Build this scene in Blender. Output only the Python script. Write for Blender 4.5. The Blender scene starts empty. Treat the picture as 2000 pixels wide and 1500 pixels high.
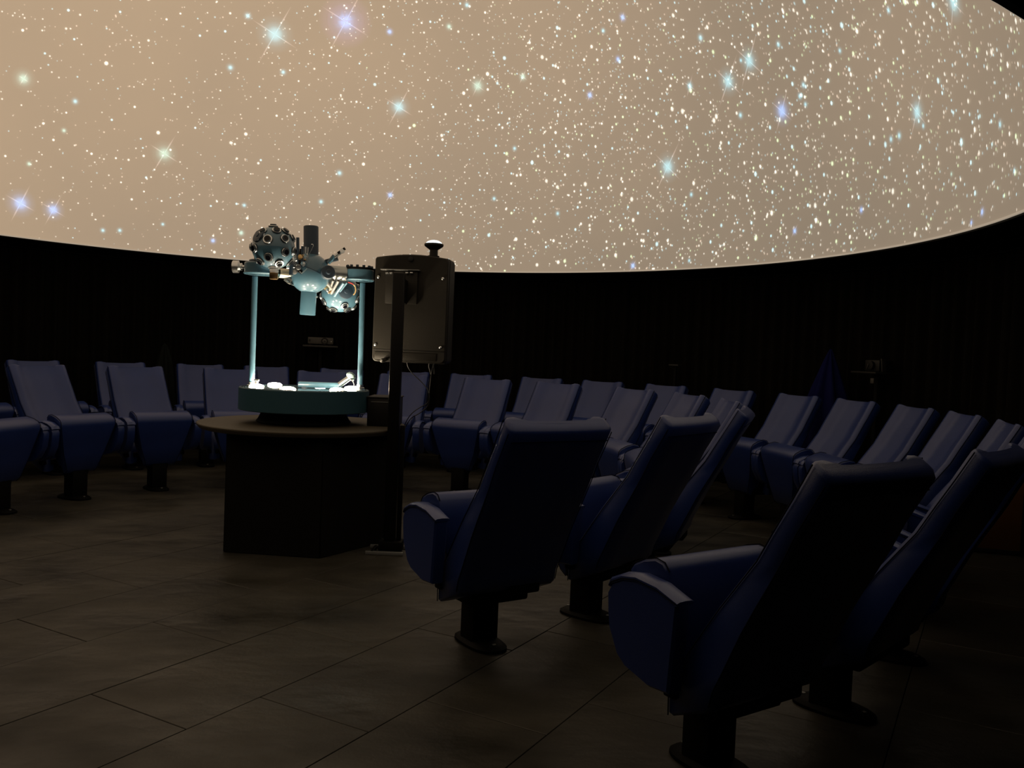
import bpy, bmesh, math, random
from mathutils import Vector, Matrix
PI = math.pi
scene = bpy.context.scene
COL = scene.collection
random.seed(7)

# ------------------------------------------------------------------ camera, world, exposure
H = 1.3028                                   # camera height
PITCH, ROLL, FPX = -0.0340, 0.0407, 1670.6
cp, sp, cr, sr = math.cos(PITCH), math.sin(PITCH), math.cos(ROLL), math.sin(ROLL)
FW = Vector((0, cp, sp)); _U = Vector((0, -sp, cp)); _R = Vector((1, 0, 0))
RT = _R * cr + _U * sr; UP = _U * cr - _R * sr
cam = bpy.data.cameras.new('camera'); camo = bpy.data.objects.new('camera', cam); COL.objects.link(camo)
cam.sensor_width = 36; cam.lens = 36 * FPX / 2000; cam.clip_start = .02
camo.matrix_world = Matrix(((RT.x, UP.x, -FW.x, 0), (RT.y, UP.y, -FW.y, 0), (RT.z, UP.z, -FW.z, H), (0, 0, 0, 1)))
scene.camera = camo
w = bpy.data.worlds.new('world'); scene.world = w; w.use_nodes = True
w.node_tree.nodes['Background'].inputs[0].default_value = (.5, .45, .4, 1)
w.node_tree.nodes['Background'].inputs[1].default_value = .0004
scene.view_settings.view_transform = 'Standard'; scene.view_settings.look = 'None'
scene.view_settings.gamma = 1; scene.view_settings.use_curve_mapping = False
scene.view_settings.exposure = 0
DOME_GAIN = .84
LAMP_GAIN = 300.0

# room layout: the planetarium is round, its centre is C0
CX, CY = -1.4013, 5.7926
DOME_R, DOME_Z = 4.4186, 2.2594
WALL_R = 5.25
CAM_ANG = math.degrees(math.atan2(-CY, -CX))     # direction from the centre to the doorway
GAP = 14.0

def ray(px, py):
    return (FW * FPX + RT * (px - 1000) + UP * (750 - py)) / FPX
def at(px, py, Y):                                # measured point of the photograph at distance Y
    d = ray(px, py); return Vector((0, 0, H)) + d * (Y / d.y)
def onz(px, py, z):
    d = ray(px, py); return Vector((0, 0, H)) + d * ((z - H) / d.z)
def polar(r, deg, z=0):
    a = math.radians(deg); return Vector((CX + r * math.cos(a), CY + r * math.sin(a), z))

# ------------------------------------------------------------------ materials
def mat(name, col, rough=.6, metal=0, spec=.5, tint=None, sheen=0, emit=None, estr=0, var=0, vscale=8, bump=0, bscale=60, coat=0, col2=None):
    m = bpy.data.materials.new(name); m.use_nodes = True
    nt = m.node_tree; b = nt.nodes['Principled BSDF']
    b.inputs['Base Color'].default_value = (*col, 1); b.inputs['Roughness'].default_value = rough
    b.inputs['Metallic'].default_value = metal; b.inputs['Specular IOR Level'].default_value = spec
    if sheen: b.inputs['Sheen Weight'].default_value = sheen; b.inputs['Sheen Roughness'].default_value = .35; b.inputs['Sheen Tint'].default_value = (.85, .9, 1, 1)
    if tint: b.inputs['Specular Tint'].default_value = (*tint, 1)
    if coat: b.inputs['Coat Weight'].default_value = coat; b.inputs['Coat Roughness'].default_value = .012
    if emit: b.inputs['Emission Color'].default_value = (*emit, 1); b.inputs['Emission Strength'].default_value = estr
    tc = nt.nodes.new('ShaderNodeTexCoord')
    if var:
        n = nt.nodes.new('ShaderNodeTexNoise'); n.inputs['Scale'].default_value = vscale; n.inputs['Detail'].default_value = 5
        nt.links.new(tc.outputs['Object'], n.inputs['Vector'])
        mx = nt.nodes.new('ShaderNodeMix'); mx.data_type = 'RGBA'
        c2 = col2 or tuple(c * (1 - var) for c in col)
        mx.inputs[6].default_value = (*[min(1, c * (1 + var * .6)) for c in col], 1); mx.inputs[7].default_value = (*c2, 1)
        nt.links.new(n.outputs['Fac'], mx.inputs[0]); nt.links.new(mx.outputs[2], b.inputs['Base Color'])
    if bump:
        n2 = nt.nodes.new('ShaderNodeTexNoise'); n2.inputs['Scale'].default_value = bscale; n2.inputs['Detail'].default_value = 4
        nt.links.new(tc.outputs['Object'], n2.inputs['Vector'])
        bp = nt.nodes.new('ShaderNodeBump'); bp.inputs['Strength'].default_value = bump; bp.inputs['Distance'].default_value = .01
        nt.links.new(n2.outputs['Fac'], bp.inputs['Height']); nt.links.new(bp.outputs[0], b.inputs['Normal'])
    return m

M = {}
M['vinyl'] = mat('blue_vinyl', (.0085, .025, .138), .36, spec=.60, tint=(.80, .87, 1), sheen=.06, var=.18, vscale=7, bump=.12, bscale=420)
M['vinyl_pad'] = mat('blue_vinyl_pad', (.013, .031, .155), .34, spec=.8, tint=(.82, .90, 1), sheen=.06, var=.15, vscale=7, bump=.10, bscale=420)
M['piping'] = mat('navy_piping', (.002, .003, .010), .9, spec=.1)
M['blackmetal'] = mat('black_metal', (.0030, .0030, .0030), .6, spec=.10, var=.3, vscale=20)
M['blackplastic'] = mat('black_plastic', (.0045, .0045, .0045), .5, spec=.3, bump=.1, bscale=300)
M['ped'] = mat('black_laminate', (.0065, .006, .0052), .7, spec=.12, var=.3, vscale=5)
M['curtain'] = mat('black_curtain', (.0060, .0054, .0042), .95, spec=.05, var=.35, vscale=4)
M['ceil'] = mat('black_ceiling', (.0022, .0022, .0022), .95, spec=.03, var=.2)
M['wood'] = mat('tan_table_laminate', (.078, .067, .048), .55, spec=.3, var=.25, vscale=9)
M['teal'] = mat('teal_enamel', (.062, .155, .225), .48, spec=.4, var=.05, vscale=14, coat=.9)
M['teal_dark'] = mat('teal_base_enamel', (.026, .080, .112), .45, spec=.4, var=.08, vscale=10)
M['darkteal'] = mat('dark_grey_enamel', (.030, .052, .080), .45, spec=.45)
M['silver'] = mat('polished_steel', (.66, .70, .72), .30, 1, var=.1, vscale=30)
M['brass'] = mat('brass', (.60, .40, .19), .28, 1, var=.15, vscale=30)
M['champagne'] = mat('champagne_metal', (.74, .70, .56), .42, 1)
M['tubesteel'] = mat('brushed_tube', (.42, .46, .46), .36, 1)
M['caplit'] = mat('lamplit_pale_cap', (.30, .43, .46), .35, coat=.6)  # orrery cap: brightness from the base lamps is put into this pale colour
M['steel_dark'] = mat('dark_steel', (.045, .06, .072), .35, .35, .35)
M['lens'] = mat('lens_glass', (.003, .003, .005), .1, spec=.25)
M['grey'] = mat('grey_metal', (.20, .21, .21), .45, .4)
M['box'] = mat('brown_black_casing', (.0145, .0130, .0100), .5, spec=.22, var=.22, vscale=6, bump=.08, bscale=160)
M['boxside'] = mat('casing_side', (.009, .0085, .0075), .6, spec=.3, var=.2, vscale=8)
M['bluecloth'] = mat('blue_cloth', (.0035, .0052, .055), .9, spec=.1, var=.3, vscale=8)
M['greencloth'] = mat('grey_green_cloth', (.006, .008, .007), .9, spec=.1, var=.4, vscale=12)
M['orange'] = mat('orange_brown_wood', (.12, .050, .011), .6, spec=.2, var=.35, vscale=6)
M['white'] = mat('white_plastic', (.55, .52, .46), .5, var=.1)
M['projgrey'] = mat('projector_grey', (.042, .039, .033), .6, var=.3, vscale=40)
M['shelf'] = mat('grey_shelf', (.013, .0125, .011), .6, var=.3, vscale=30)
M['red'] = mat('red_wire', (.55, .03, .02), .4)
M['yellow'] = mat('cream_wire', (.75, .52, .25), .4)
M['lamp'] = mat('lamp_lens', (.9, .8, .6), .4, emit=(1, .80, .56), estr=LAMP_GAIN, var=.02)
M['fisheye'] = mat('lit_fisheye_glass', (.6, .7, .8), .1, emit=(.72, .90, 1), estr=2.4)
M['postblack'] = mat('matt_black_post', (.004, .004, .004), .8, spec=.1)
M['rubber'] = mat('black_cable', (.008, .008, .008), .4, spec=.4)
M['pole'] = mat('black_pole_paint', (.0035, .0034, .0032), .38, spec=.14)

# floor slabs: slate
def floor_mat():
    m = bpy.data.materials.new('slate_tile'); m.use_nodes = True; nt = m.node_tree; b = nt.nodes['Principled BSDF']
    g = nt.nodes.new('ShaderNodeNewGeometry'); oi = nt.nodes.new('ShaderNodeObjectInfo')
    mp = nt.nodes.new('ShaderNodeMapping'); mp.inputs['Rotation'].default_value = (0, 0, math.radians(-33)); mp.inputs['Scale'].default_value = (1.0, 1.5, 1)
    nt.links.new(g.outputs['Position'], mp.inputs[0])
    n = nt.nodes.new('ShaderNodeTexNoise'); n.inputs['Scale'].default_value = 1.5; n.inputs['Detail'].default_value = 6; n.inputs['Roughness'].default_value = .5
    nt.links.new(mp.outputs[0], n.inputs['Vector'])
    r = nt.nodes.new('ShaderNodeValToRGB')
    r.color_ramp.elements[0].position = .32; r.color_ramp.elements[0].color = (.017, .0165, .0132, 1)
    r.color_ramp.elements[1].position = .70; r.color_ramp.elements[1].color = (.051, .0475, .037, 1)
    nt.links.new(n.outputs['Fac'], r.inputs[0])
    hs = nt.nodes.new('ShaderNodeHueSaturation')
    mr = nt.nodes.new('ShaderNodeMapRange'); mr.inputs['To Min'].default_value = .82; mr.inputs['To Max'].default_value = 1.15
    nt.links.new(oi.outputs['Random'], mr.inputs['Value']); nt.links.new(mr.outputs[0], hs.inputs['Value'])
    nt.links.new(r.outputs[0], hs.inputs['Color']); nt.links.new(hs.outputs[0], b.inputs['Base Color'])
    n2 = nt.nodes.new('ShaderNodeTexNoise'); n2.inputs['Scale'].default_value = 2.0; n2.inputs['Detail'].default_value = 3.5
    n3 = nt.nodes.new('ShaderNodeTexNoise'); n3.inputs['Scale'].default_value = 55; n3.inputs['Detail'].default_value = 3
    nt.links.new(mp.outputs[0], n2.inputs['Vector']); nt.links.new(g.outputs['Position'], n3.inputs['Vector'])
    b1 = nt.nodes.new('ShaderNodeBump'); b1.inputs['Strength'].default_value = .55; b1.inputs['Distance'].default_value = .045
    b2 = nt.nodes.new('ShaderNodeBump'); b2.inputs['Strength'].default_value = .25; b2.inputs['Distance'].default_value = .004
    nt.links.new(n2.outputs['Fac'], b1.inputs['Height']); nt.links.new(n3.outputs['Fac'], b2.inputs['Height'])
    nt.links.new(b1.outputs[0], b2.inputs['Normal']); nt.links.new(b2.outputs[0], b.inputs['Normal'])
    rr = nt.nodes.new('ShaderNodeMapRange'); rr.inputs['From Min'].default_value = .3; rr.inputs['From Max'].default_value = .7; rr.inputs['To Min'].default_value = .30; rr.inputs['To Max'].default_value = .62
    nt.links.new(n2.outputs['Fac'], rr.inputs['Value']); nt.links.new(rr.outputs[0], b.inputs['Roughness']); b.inputs['Specular IOR Level'].default_value = .34
    return m
M['floor'] = floor_mat()

# the projected sky: the dome screen shows a tan field, the stars are laid on it below
def dome_mat():
    m = bpy.data.materials.new('projected_sky'); m.use_nodes = True; nt = m.node_tree; b = nt.nodes['Principled BSDF']
    b.inputs['Base Color'].default_value = (.25, .22, .18, 1); b.inputs['Roughness'].default_value = 1; b.inputs['Specular IOR Level'].default_value = 0
    tc = nt.nodes.new('ShaderNodeTexCoord'); sep = nt.nodes.new('ShaderNodeSeparateXYZ'); nt.links.new(tc.outputs['Object'], sep.inputs[0])
    n = nt.nodes.new('ShaderNodeTexNoise'); n.inputs['Scale'].default_value = .42; n.inputs['Detail'].default_value = 3
    nt.links.new(tc.outputs['Object'], n.inputs['Vector'])
    def lin(inp, k, add=None):
        mu = nt.nodes.new('ShaderNodeMath'); mu.operation = 'MULTIPLY_ADD'; mu.inputs[1].default_value = k
        nt.links.new(inp, mu.inputs[0])
        if add is None: mu.inputs[2].default_value = 0
        elif isinstance(add, float): mu.inputs[2].default_value = add
        else: nt.links.new(add, mu.inputs[2])
        return mu.outputs[0]
    a = lin(sep.outputs['X'], -.075, .17); a = lin(sep.outputs['Z'], .085, a); a = lin(n.outputs['Fac'], .55, a)
    r = nt.nodes.new('ShaderNodeValToRGB'); e = r.color_ramp.elements
    e[0].position = .12; e[0].color = (.262, .212, .160, 1)
    e[1].position = .95; e[1].color = (.520, .375, .245, 1)
    q = e.new(.50); q.color = (.375, .285, .202, 1)
    nt.links.new(a, r.inputs[0]); nt.links.new(r.outputs[0], b.inputs['Emission Color'])
    b.inputs['Emission Strength'].default_value = DOME_GAIN
    return m
M['dome'] = dome_mat()
def star_mat():                                    # additive light of the projected stars
    m = bpy.data.materials.new('projected_stars'); m.use_nodes = True; nt = m.node_tree
    for nd in list(nt.nodes): nt.nodes.remove(nd)
    o = nt.nodes.new('ShaderNodeOutputMaterial'); ad = nt.nodes.new('ShaderNodeAddShader')
    t = nt.nodes.new('ShaderNodeBsdfTransparent'); em = nt.nodes.new('ShaderNodeEmission'); at_ = nt.nodes.new('ShaderNodeAttribute'); at_.attribute_name = 'light'
    nt.links.new(at_.outputs['Color'], em.inputs[0]); em.inputs[1].default_value = 1
    nt.links.new(t.outputs[0], ad.inputs[0]); nt.links.new(em.outputs[0], ad.inputs[1]); nt.links.new(ad.outputs[0], o.inputs[0])
    return m
M['star'] = star_mat()

# ------------------------------------------------------------------ mesh helpers
def frame(d, up=Vector((0, 0, 1))):
    d = Vector(d).normalized()
    if abs(d.dot(up)) > .98: up = Vector((1, 0, 0))
    x = up.cross(d).normalized(); y = d.cross(x)
    return Matrix(((x.x, y.x, d.x), (x.y, y.y, d.y), (x.z, y.z, d.z)))
class MB:
    def __init__(s): s.v = []; s.f = []
    def ring(s, pts):
        i = len(s.v); s.v += [tuple(p) for p in pts]; return list(range(i, i + len(pts)))
    def join(s, a, b, closed=True):
        n = len(a)
        for i in range(n if closed else n - 1):
            j = (i + 1) % n; s.f.append((a[i], a[j], b[j], b[i]))
    def cap(s, a, rev=False): s.f.append(tuple(reversed(a)) if rev else tuple(a))
    def lathe(s, o, d, prof, n=24, caps=True):
        """prof: (distance along d, radius)"""
        F = frame(d); o = Vector(o); d = Vector(d).normalized(); prev = None
        for k, (t, r) in enumerate(prof):
            c = o + d * t
            ring = s.ring([c + F @ Vector((r * math.cos(2 * PI * i / n), r * math.sin(2 * PI * i / n), 0)) for i in range(n)])
            if prev: s.join(prev, ring)
            elif caps: s.cap(ring, True)
            prev = ring
        if caps: s.cap(prev)
        return s
    def cyl(s, a, b, r, r2=None, n=20, bev=0):
        a, b = Vector(a), Vector(b); L = (b - a).length; r2 = r if r2 is None else r2
        if bev: return s.lathe(a, b - a, [(0, r - bev), (bev, r), (L - bev, r2), (L, r2 - bev)], n)
        return s.lathe(a, b - a, [(0, r), (L, r2)], n)
    def sphere(s, c, r, n=32, m=16, squash=1):
        prof = [(-r * squash * math.cos(PI * k / m), max(1e-4, r * math.sin(PI * k / m))) for k in range(m + 1)]
        return s.lathe(c, (0, 0, 1), prof, n)
    def tube(s, pts, r, n=8):
        pts = [Vector(p) for p in pts]; prev = None
        for k, p in enumerate(pts):
            d = (pts[min(k + 1, len(pts) - 1)] - pts[max(k - 1, 0)]).normalized(); F = frame(d)
            ring = s.ring([p + F @ Vector((r * math.cos(2 * PI * i / n), r * math.sin(2 * PI * i / n), 0)) for i in range(n)])
            if prev:
                # align the rings to avoid twists
                best = min(range(n), key=lambda q: (Vector(s.v[ring[q]]) - Vector(s.v[prev[0]]) - (p - pts[k - 1])).length)
                ring = ring[best:] + ring[:best]
                s.join(prev, ring)
            else: s.cap(ring, True)
            prev = ring
        s.cap(prev); return s
    def box(s, c, size, rot=None, bev=.0):
        """bevelled box"""
        c = Vector(c); x, y, z = [q / 2 for q in size]; rot = rot or Matrix.Identity(3); b = min(bev, x * .9, y * .9, z * .9)
        if b <= 0:
            idx = s.ring([c + rot @ Vector((i * x, j * y, k * z)) for k in (-1, 1) for i, j in ((-1, -1), (1, -1), (1, 1), (-1, 1))])
            s.cap(idx[:4], True); s.cap(idx[4:]); s.join(idx[:4], idx[4:]); return s
        def rr(dx, dy, zz):
            P = []
            for sx, sy, in ((1, 1), (-1, 1), (-1, -1), (1, -1)):
                a0 = {(1, 1): 0, (-1, 1): 90, (-1, -1): 180, (1, -1): 270}[(sx, sy)]
                for q in (0, 45, 90):
                    a = math.radians(a0 + q)
                    P.append(c + rot @ Vector((sx * (x - b) + (b - dx) * math.cos(a), sy * (y - b) + (b - dy) * math.sin(a), zz)))
            return P
        k = b * .3
        rings = [s.ring(rr(b * .999, b * .999, -z)), s.ring(rr(k, k, -z + k)), s.ring(rr(0, 0, -z + b)), s.ring(rr(0, 0, z - b)), s.ring(rr(k, k, z - k)), s.ring(rr(b * .999, b * .999, z))]
        s.cap(rings[0], True)
        for a, bb in zip(rings, rings[1:]): s.join(a, bb)
        s.cap(rings[-1]); return s
    def prism(s, poly, lift):
        """poly: list of points, lift: vector"""
        a = s.ring(poly); b = s.ring([Vector(p) + Vector(lift) for p in poly]); s.join(a, b); s.cap(a, True); s.cap(b); return s
    def build(s, name, m, parent=None, smooth=True, ang=35):
        me = bpy.data.meshes.new(name); me.from_pydata([tuple(p) for p in s.v], [], s.f)
        bm = bmesh.new(); bm.from_mesh(me); bmesh.ops.recalc_face_normals(bm, faces=bm.faces[:]); bm.to_mesh(me); bm.free()
        me.materials.append(m)
        if smooth:
            me.polygons.foreach_set('use_smooth', [True] * len(me.polygons)); me.set_sharp_from_angle(angle=math.radians(ang))
        o = bpy.data.objects.new(name, me); COL.objects.link(o)
        if parent:
            o.parent = parent
            if parent.get('_w'):                                   # parts are given in world coordinates
                me.transform(Matrix.Translation(-Vector(parent['_w']))); o['_w'] = tuple(parent['_w'])
        return o
def tag(o, label=None, cat=None, group=None, kind=None):
    if label: o['label'] = label
    if cat: o['category'] = cat
    if group: o['group'] = group
    if kind: o['kind'] = kind
    return o
def empty(name, loc, world=True, rz=0):
    o = bpy.data.objects.new(name, None); COL.objects.link(o); o.location = loc; o.rotation_euler.z = rz; o.empty_display_size = .1
    if world: o['_w'] = tuple(loc)
    return o

# ------------------------------------------------------------------ room shell
def floor_clip(poly, r):
    """clip a polygon to the round room, but keep the doorway behind the camera"""
    n = 72
    for i in range(n):
        a = 2 * PI * (i + .5) / n
        rr = r
        da = (math.degrees(a) - CAM_ANG + 180) % 360 - 180
        if abs(da) < 40: rr = r + 1.6
        nx, ny = math.cos(a), math.sin(a); out = []
        for k in range(len(poly)):
            p, q = poly[k], poly[(k + 1) % len(poly)]
            dp = (p[0] - CX) * nx + (p[1] - CY) * ny - rr; dq = (q[0] - CX) * nx + (q[1] - CY) * ny - rr
            if dp <= 0: out.append(p)
            if (dp < 0 < dq) or (dq < 0 < dp):
                t = dp / (dp - dq); out.append((p[0] + (q[0] - p[0]) * t, p[1] + (q[1] - p[1]) * t))
        poly = out
        if len(poly) < 3: return None
    return poly
fb = MB(); fb.box((CX, CY - .6, -.045), (12.4, 13.6, .06))
floor = fb.build('floor', mat('grout', (.022, .020, .016), .9, var=.3)); tag(floor, kind='structure')
ang = math.radians(60.5); D = Vector((math.cos(ang), math.sin(ang))); N = Vector((math.sin(ang), -math.cos(ang)))
TW, TL, J = .513, .99, .0020
for row in range(-22, 12):
    n0 = -2.310 + row * TW
    s0 = 2.285 - TL * 3 + .33 * row
    for k in range(-12, 14):
        sA = s0 + (k * TL)
        c4 = [(sA + J, n0 + J), (sA + TL - J, n0 + J), (sA + TL - J, n0 + TW - J), (sA + J, n0 + TW - J)]
        pl = [tuple(D * s_ + N * n_) for s_, n_ in c4]
        cxm = sum(p[0] for p in pl) / 4; cym = sum(p[1] for p in pl) / 4
        if math.hypot(cxm - CX, cym - CY) > 7.0 or cym < -.6: continue
        if math.hypot(cxm - CX, cym - CY) > 5.9 and cym < 0: continue
        pl = floor_clip(pl, WALL_R - .05)
        if not pl or len(pl) < 3: continue
        area = abs(sum(pl[i][0] * pl[(i + 1) % len(pl)][1] - pl[(i + 1) % len(pl)][0] * pl[i][1] for i in range(len(pl)))) / 2
        if area < .012: continue
        z = random.uniform(-.0012, 0); c = Vector((sum(p[0] for p in pl) / len(pl), sum(p[1] for p in pl) / len(pl)))
        tb = MB(); bt = tb.ring([(x, y, -.015) for x, y in pl]); m1 = tb.ring([(x, y, z - .0015) for x, y in pl])
        t1 = tb.ring([(x + (c.x - x) * .004, y + (c.y - y) * .004, z) for x, y in pl])
        tb.join(bt, m1); tb.join(m1, t1); tb.cap(t1)
        tb.build('tile', M['floor'], floor, smooth=False)

def arc_pts(r, a0, a1, n): return [(CX + r * math.cos(math.radians(a0 + (a1 - a0) * i / n)), CY + r * math.sin(math.radians(a0 + (a1 - a0) * i / n))) for i in range(n + 1)]
A0, A1 = CAM_ANG + GAP, CAM_ANG + 360 - GAP
pin = arc_pts(WALL_R, A0, A1, 96); pout = arc_pts(WALL_R + .12, A0, A1, 96)
def wall_seg(name, i0, i1):
    wb = MB(); rings = []
    for i in range(i0, i1 + 1):
        rings.append(wb.ring([(*pin[i], -.01), (*pout[i], -.01), (*pout[i], DOME_Z + .04), (*pin[i], DOME_Z + .04)]))
    for a, b in zip(rings, rings[1:]): wb.join(a, b)
    wb.cap(rings[0]); wb.cap(rings[-1], True)
    return tag(wb.build(name, M['ceil']), kind='structure')
wall_seg('wall_right', 0, 32); wall_seg('wall_back', 32, 64); wall_seg('wall_left', 64, 96)
# vestibule behind the photographer
vd = Vector((math.cos(math.radians(CAM_ANG)), math.sin(math.radians(CAM_ANG)), 0)); vs = Vector((-vd.y, vd.x, 0))
for nm, sgn, pa in (('wall_entry_right', 1, pin[0]), ('wall_entry_left', -1, pin[-1])):
    a = Vector((*pa, 0)); b = a + vd * 2.1; wb = MB()
    wb.prism([a + Vector((0, 0, -.01)), b + Vector((0, 0, -.01)), b + Vector((0, 0, -.01)) + vs * sgn * .1, a + Vector((0, 0, -.01)) + vs * sgn * .1], (0, 0, DOME_Z + .05))
    tag(wb.build(nm, M['ceil'], smooth=False), kind='structure')
wb = MB(); a = Vector((*pin[0], -.01)) + vd * 2.1 + vs * .1; b = Vector((*pin[-1], -.01)) + vd * 2.1 - vs * .1
wb.prism([a, b, b + vd * .1, a + vd * .1], (0, 0, DOME_Z + .05)); tag(wb.build('wall_entry_end', M['ceil'], smooth=False), kind='structure')
# black ceiling ring around the dome, and its lid over the entry
cb = MB(); na = 128; rings = []
for i in range(na):
    a = 2 * PI * i / na; c_, s_ = math.cos(a), math.sin(a)
    rings.append(cb.ring([(CX + r * c_, CY + r * s_, z) for r, z in ((DOME_R + .012, DOME_Z), (7.6, DOME_Z), (7.6, DOME_Z + .06), (DOME_R + .012, DOME_Z + .06))]))
for i in range(na): cb.join(rings[i], rings[(i + 1) % na])
tag(cb.build('ceiling', M['ceil']), kind='structure')
tr = MB(); prev = None; first = None
for i in range(160):
    a = 2 * PI * i / 160; c_, s_ = math.cos(a), math.sin(a)
    rg = tr.ring([(CX + r * c_, CY + r * s_, z) for r, z in ((DOME_R + .004, DOME_Z - .012), (DOME_R + .03, DOME_Z - .012), (DOME_R + .03, DOME_Z + .001), (DOME_R + .004, DOME_Z + .001))])
    if prev: tr.join(prev, rg)
    else: first = rg
    prev = rg
tr.join(prev, first); tag(tr.build('trim_1', M['blackmetal']), kind='structure')
# curtain rail, a metal ring under the ceiling
rl = MB(); pts = arc_pts(WALL_R - .12, A0 + 3, A1 - 3, 120)
rl.tube([(x, y, DOME_Z - .022) for x, y in pts], .012, 6)
cur = empty('curtain', (CX, CY, 0)); tag(cur, 'black pleated curtain hanging along the round wall behind all seats', 'curtain')
rl.build('rail', M['blackmetal'], cur)
cm = MB(); random.seed(3); a = A0 + 3; top = []; ph = 0
while a < A1 - 3:
    top.append((a, WALL_R - .12 + .035 * math.sin(ph) + .012 * math.sin(ph * .37 + 1)))
    ph += 2 * PI / 8 * random.uniform(.8, 1.25); a += .19 * random.uniform(.8, 1.2)
ra = cm.ring([polar(r, a, DOME_Z - .04) for a, r in top]); rb = cm.ring([polar(r + .01 * math.sin(a * 9), a, 1.1) for a, r in top]); rc = cm.ring([polar(r + .02 * math.sin(a * 7), a, .015) for a, r in top])
cm.join(ra, rb, False); cm.join(rb, rc, False)
cm.build('curtain_cloth', M['curtain'], cur, ang=180)

# ------------------------------------------------------------------ dome screen
dome = empty('dome_screen', (CX, CY, DOME_Z)); tag(dome, 'large white dome screen overhead showing a tan sky full of projected stars', 'screen')
dm = MB(); nu, nv = 128, 40; prev = None
for j in range(nv):
    e = PI / 2 * j / nv
    rg = dm.ring([(CX + DOME_R * math.cos(e) * math.cos(2 * PI * i / nu), CY + DOME_R * math.cos(e) * math.sin(2 * PI * i / nu), DOME_Z + DOME_R * math.sin(e)) for i in range(nu)])
    if prev: dm.join(prev, rg)
    prev = rg
top_i = dm.ring([(CX, CY, DOME_Z + DOME_R)])
for i in range(nu): dm.f.append((prev[i], prev[(i + 1) % nu], top_i[0]))
dshell = dm.build('dome_surface', M['dome'], dome, ang=180)
rim = MB(); prev = first = None
for i in range(160):
    a = 2 * PI * i / 160; c_, s_ = math.cos(a), math.sin(a)
    rg = rim.ring([(CX + r * c_, CY + r * s_, z) for r, z in ((DOME_R - .012, DOME_Z), (DOME_R + .003, DOME_Z), (DOME_R + .003, DOME_Z + .012), (DOME_R - .012, DOME_Z + .012))])
    if prev: rim.join(prev, rg)
    else: first = rg
    prev = rg
rim.join(prev, first); rim.build('rim', mat('rim_edge', (.3, .25, .2), .7, emit=(.31, .26, .20), estr=1.0), dome)  # rim is no lamp: its emission stands in for projected light on it

SR = DOME_R - .012
def dome_dir(px, py):                               # where the photograph shows a star, on the dome
    o = Vector((0, 0, H)) - Vector((CX, CY, DOME_Z)); d = ray(px, py)
    a = d.dot(d); b = 2 * o.dot(d); c = o.dot(o) - SR * SR
    t = (-b + math.sqrt(b * b - 4 * a * c)) / 2 / a
    return (o + d * t).normalized()
def poly_star(V, F, Cc, n, rad, col, stretch=1, sides=6, rings=((0, 1), (1, .12)), tilt=0):
    ex = Vector((0, 0, 1)).cross(n).normalized(); ey = n.cross(ex)
    c = n * SR
    i0 = len(V); V.append(c); Cc.append(tuple(q * rings[0][1] for q in col))
    pr = None
    for t, g in rings[1:]:
        rg = []
        for k in range(sides):
            a = 2 * PI * k / sides + tilt
            rg.append(len(V)); V.append(c + ex * (rad * t * math.cos(a)) + ey * (rad * t * stretch * math.sin(a))); Cc.append(tuple(q * g for q in col))
        for k in range(sides):
            k2 = (k + 1) % sides
            if pr is None: F.append((i0, rg[k], rg[k2]))
            else: F.append((pr[k], rg[k], rg[k2], pr[k2]))
        pr = rg
def star_obj(name, V, F, Cc):
    me = bpy.data.meshes.new(name); me.from_pydata([tuple(p) for p in V], [], F)
    at_ = me.attributes.new('light', 'FLOAT_COLOR', 'POINT')
    at_.data.foreach_set('color', [q for c in Cc for q in (*c, 1)])
    me.materials.append(M['star']); o = bpy.data.objects.new(name, me); COL.objects.link(o); o.parent = dome
    return o
random.seed(11); V, F, Cc = [], [], []
def dens(n):
    x = n.x * .95 + n.z * .35; band = 1 / (1 + math.exp(-(x - .25) * 6))
    return .36 + .64 * band
cnt = 0
while cnt < 22000:
    z = random.uniform(.004, 1); a = random.uniform(0, 2 * PI); q = math.sqrt(1 - z * z); n = Vector((q * math.cos(a), q * math.sin(a), z))
    if random.random() > dens(n): continue
    cnt += 1
    u = random.random()
    if u < .52: r, g = random.uniform(.0085, .0125), random.uniform(.16, .42)
    elif u < .90: r, g = random.uniform(.0105, .0155), random.uniform(.40, .85)
    elif u < .985: r, g = random.uniform(.0145, .021), random.uniform(.8, 1.3)
    else: r, g = random.uniform(.022, .032), random.uniform(.8, 1.2)
    t = random.random()
    t += .16 * n.x; col = (1, .80, .64) if t < .38 and g < .6 else ((.95, .92, .80) if t < .72 else ((.50, .86, .95) if t < .98 else (.70, .95, .55)))
    poly_star(V, F, Cc, n, r * .80, tuple(q_ * g * 1.05 for q_ in col), 1.0 + .55 * max(0, n.x) * random.uniform(.7, 1.3), 6, ((0, 1), (.45, .8), (1, .04)), random.random())
tag(star_obj('star_field', V, F, Cc), kind='stuff')
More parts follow.
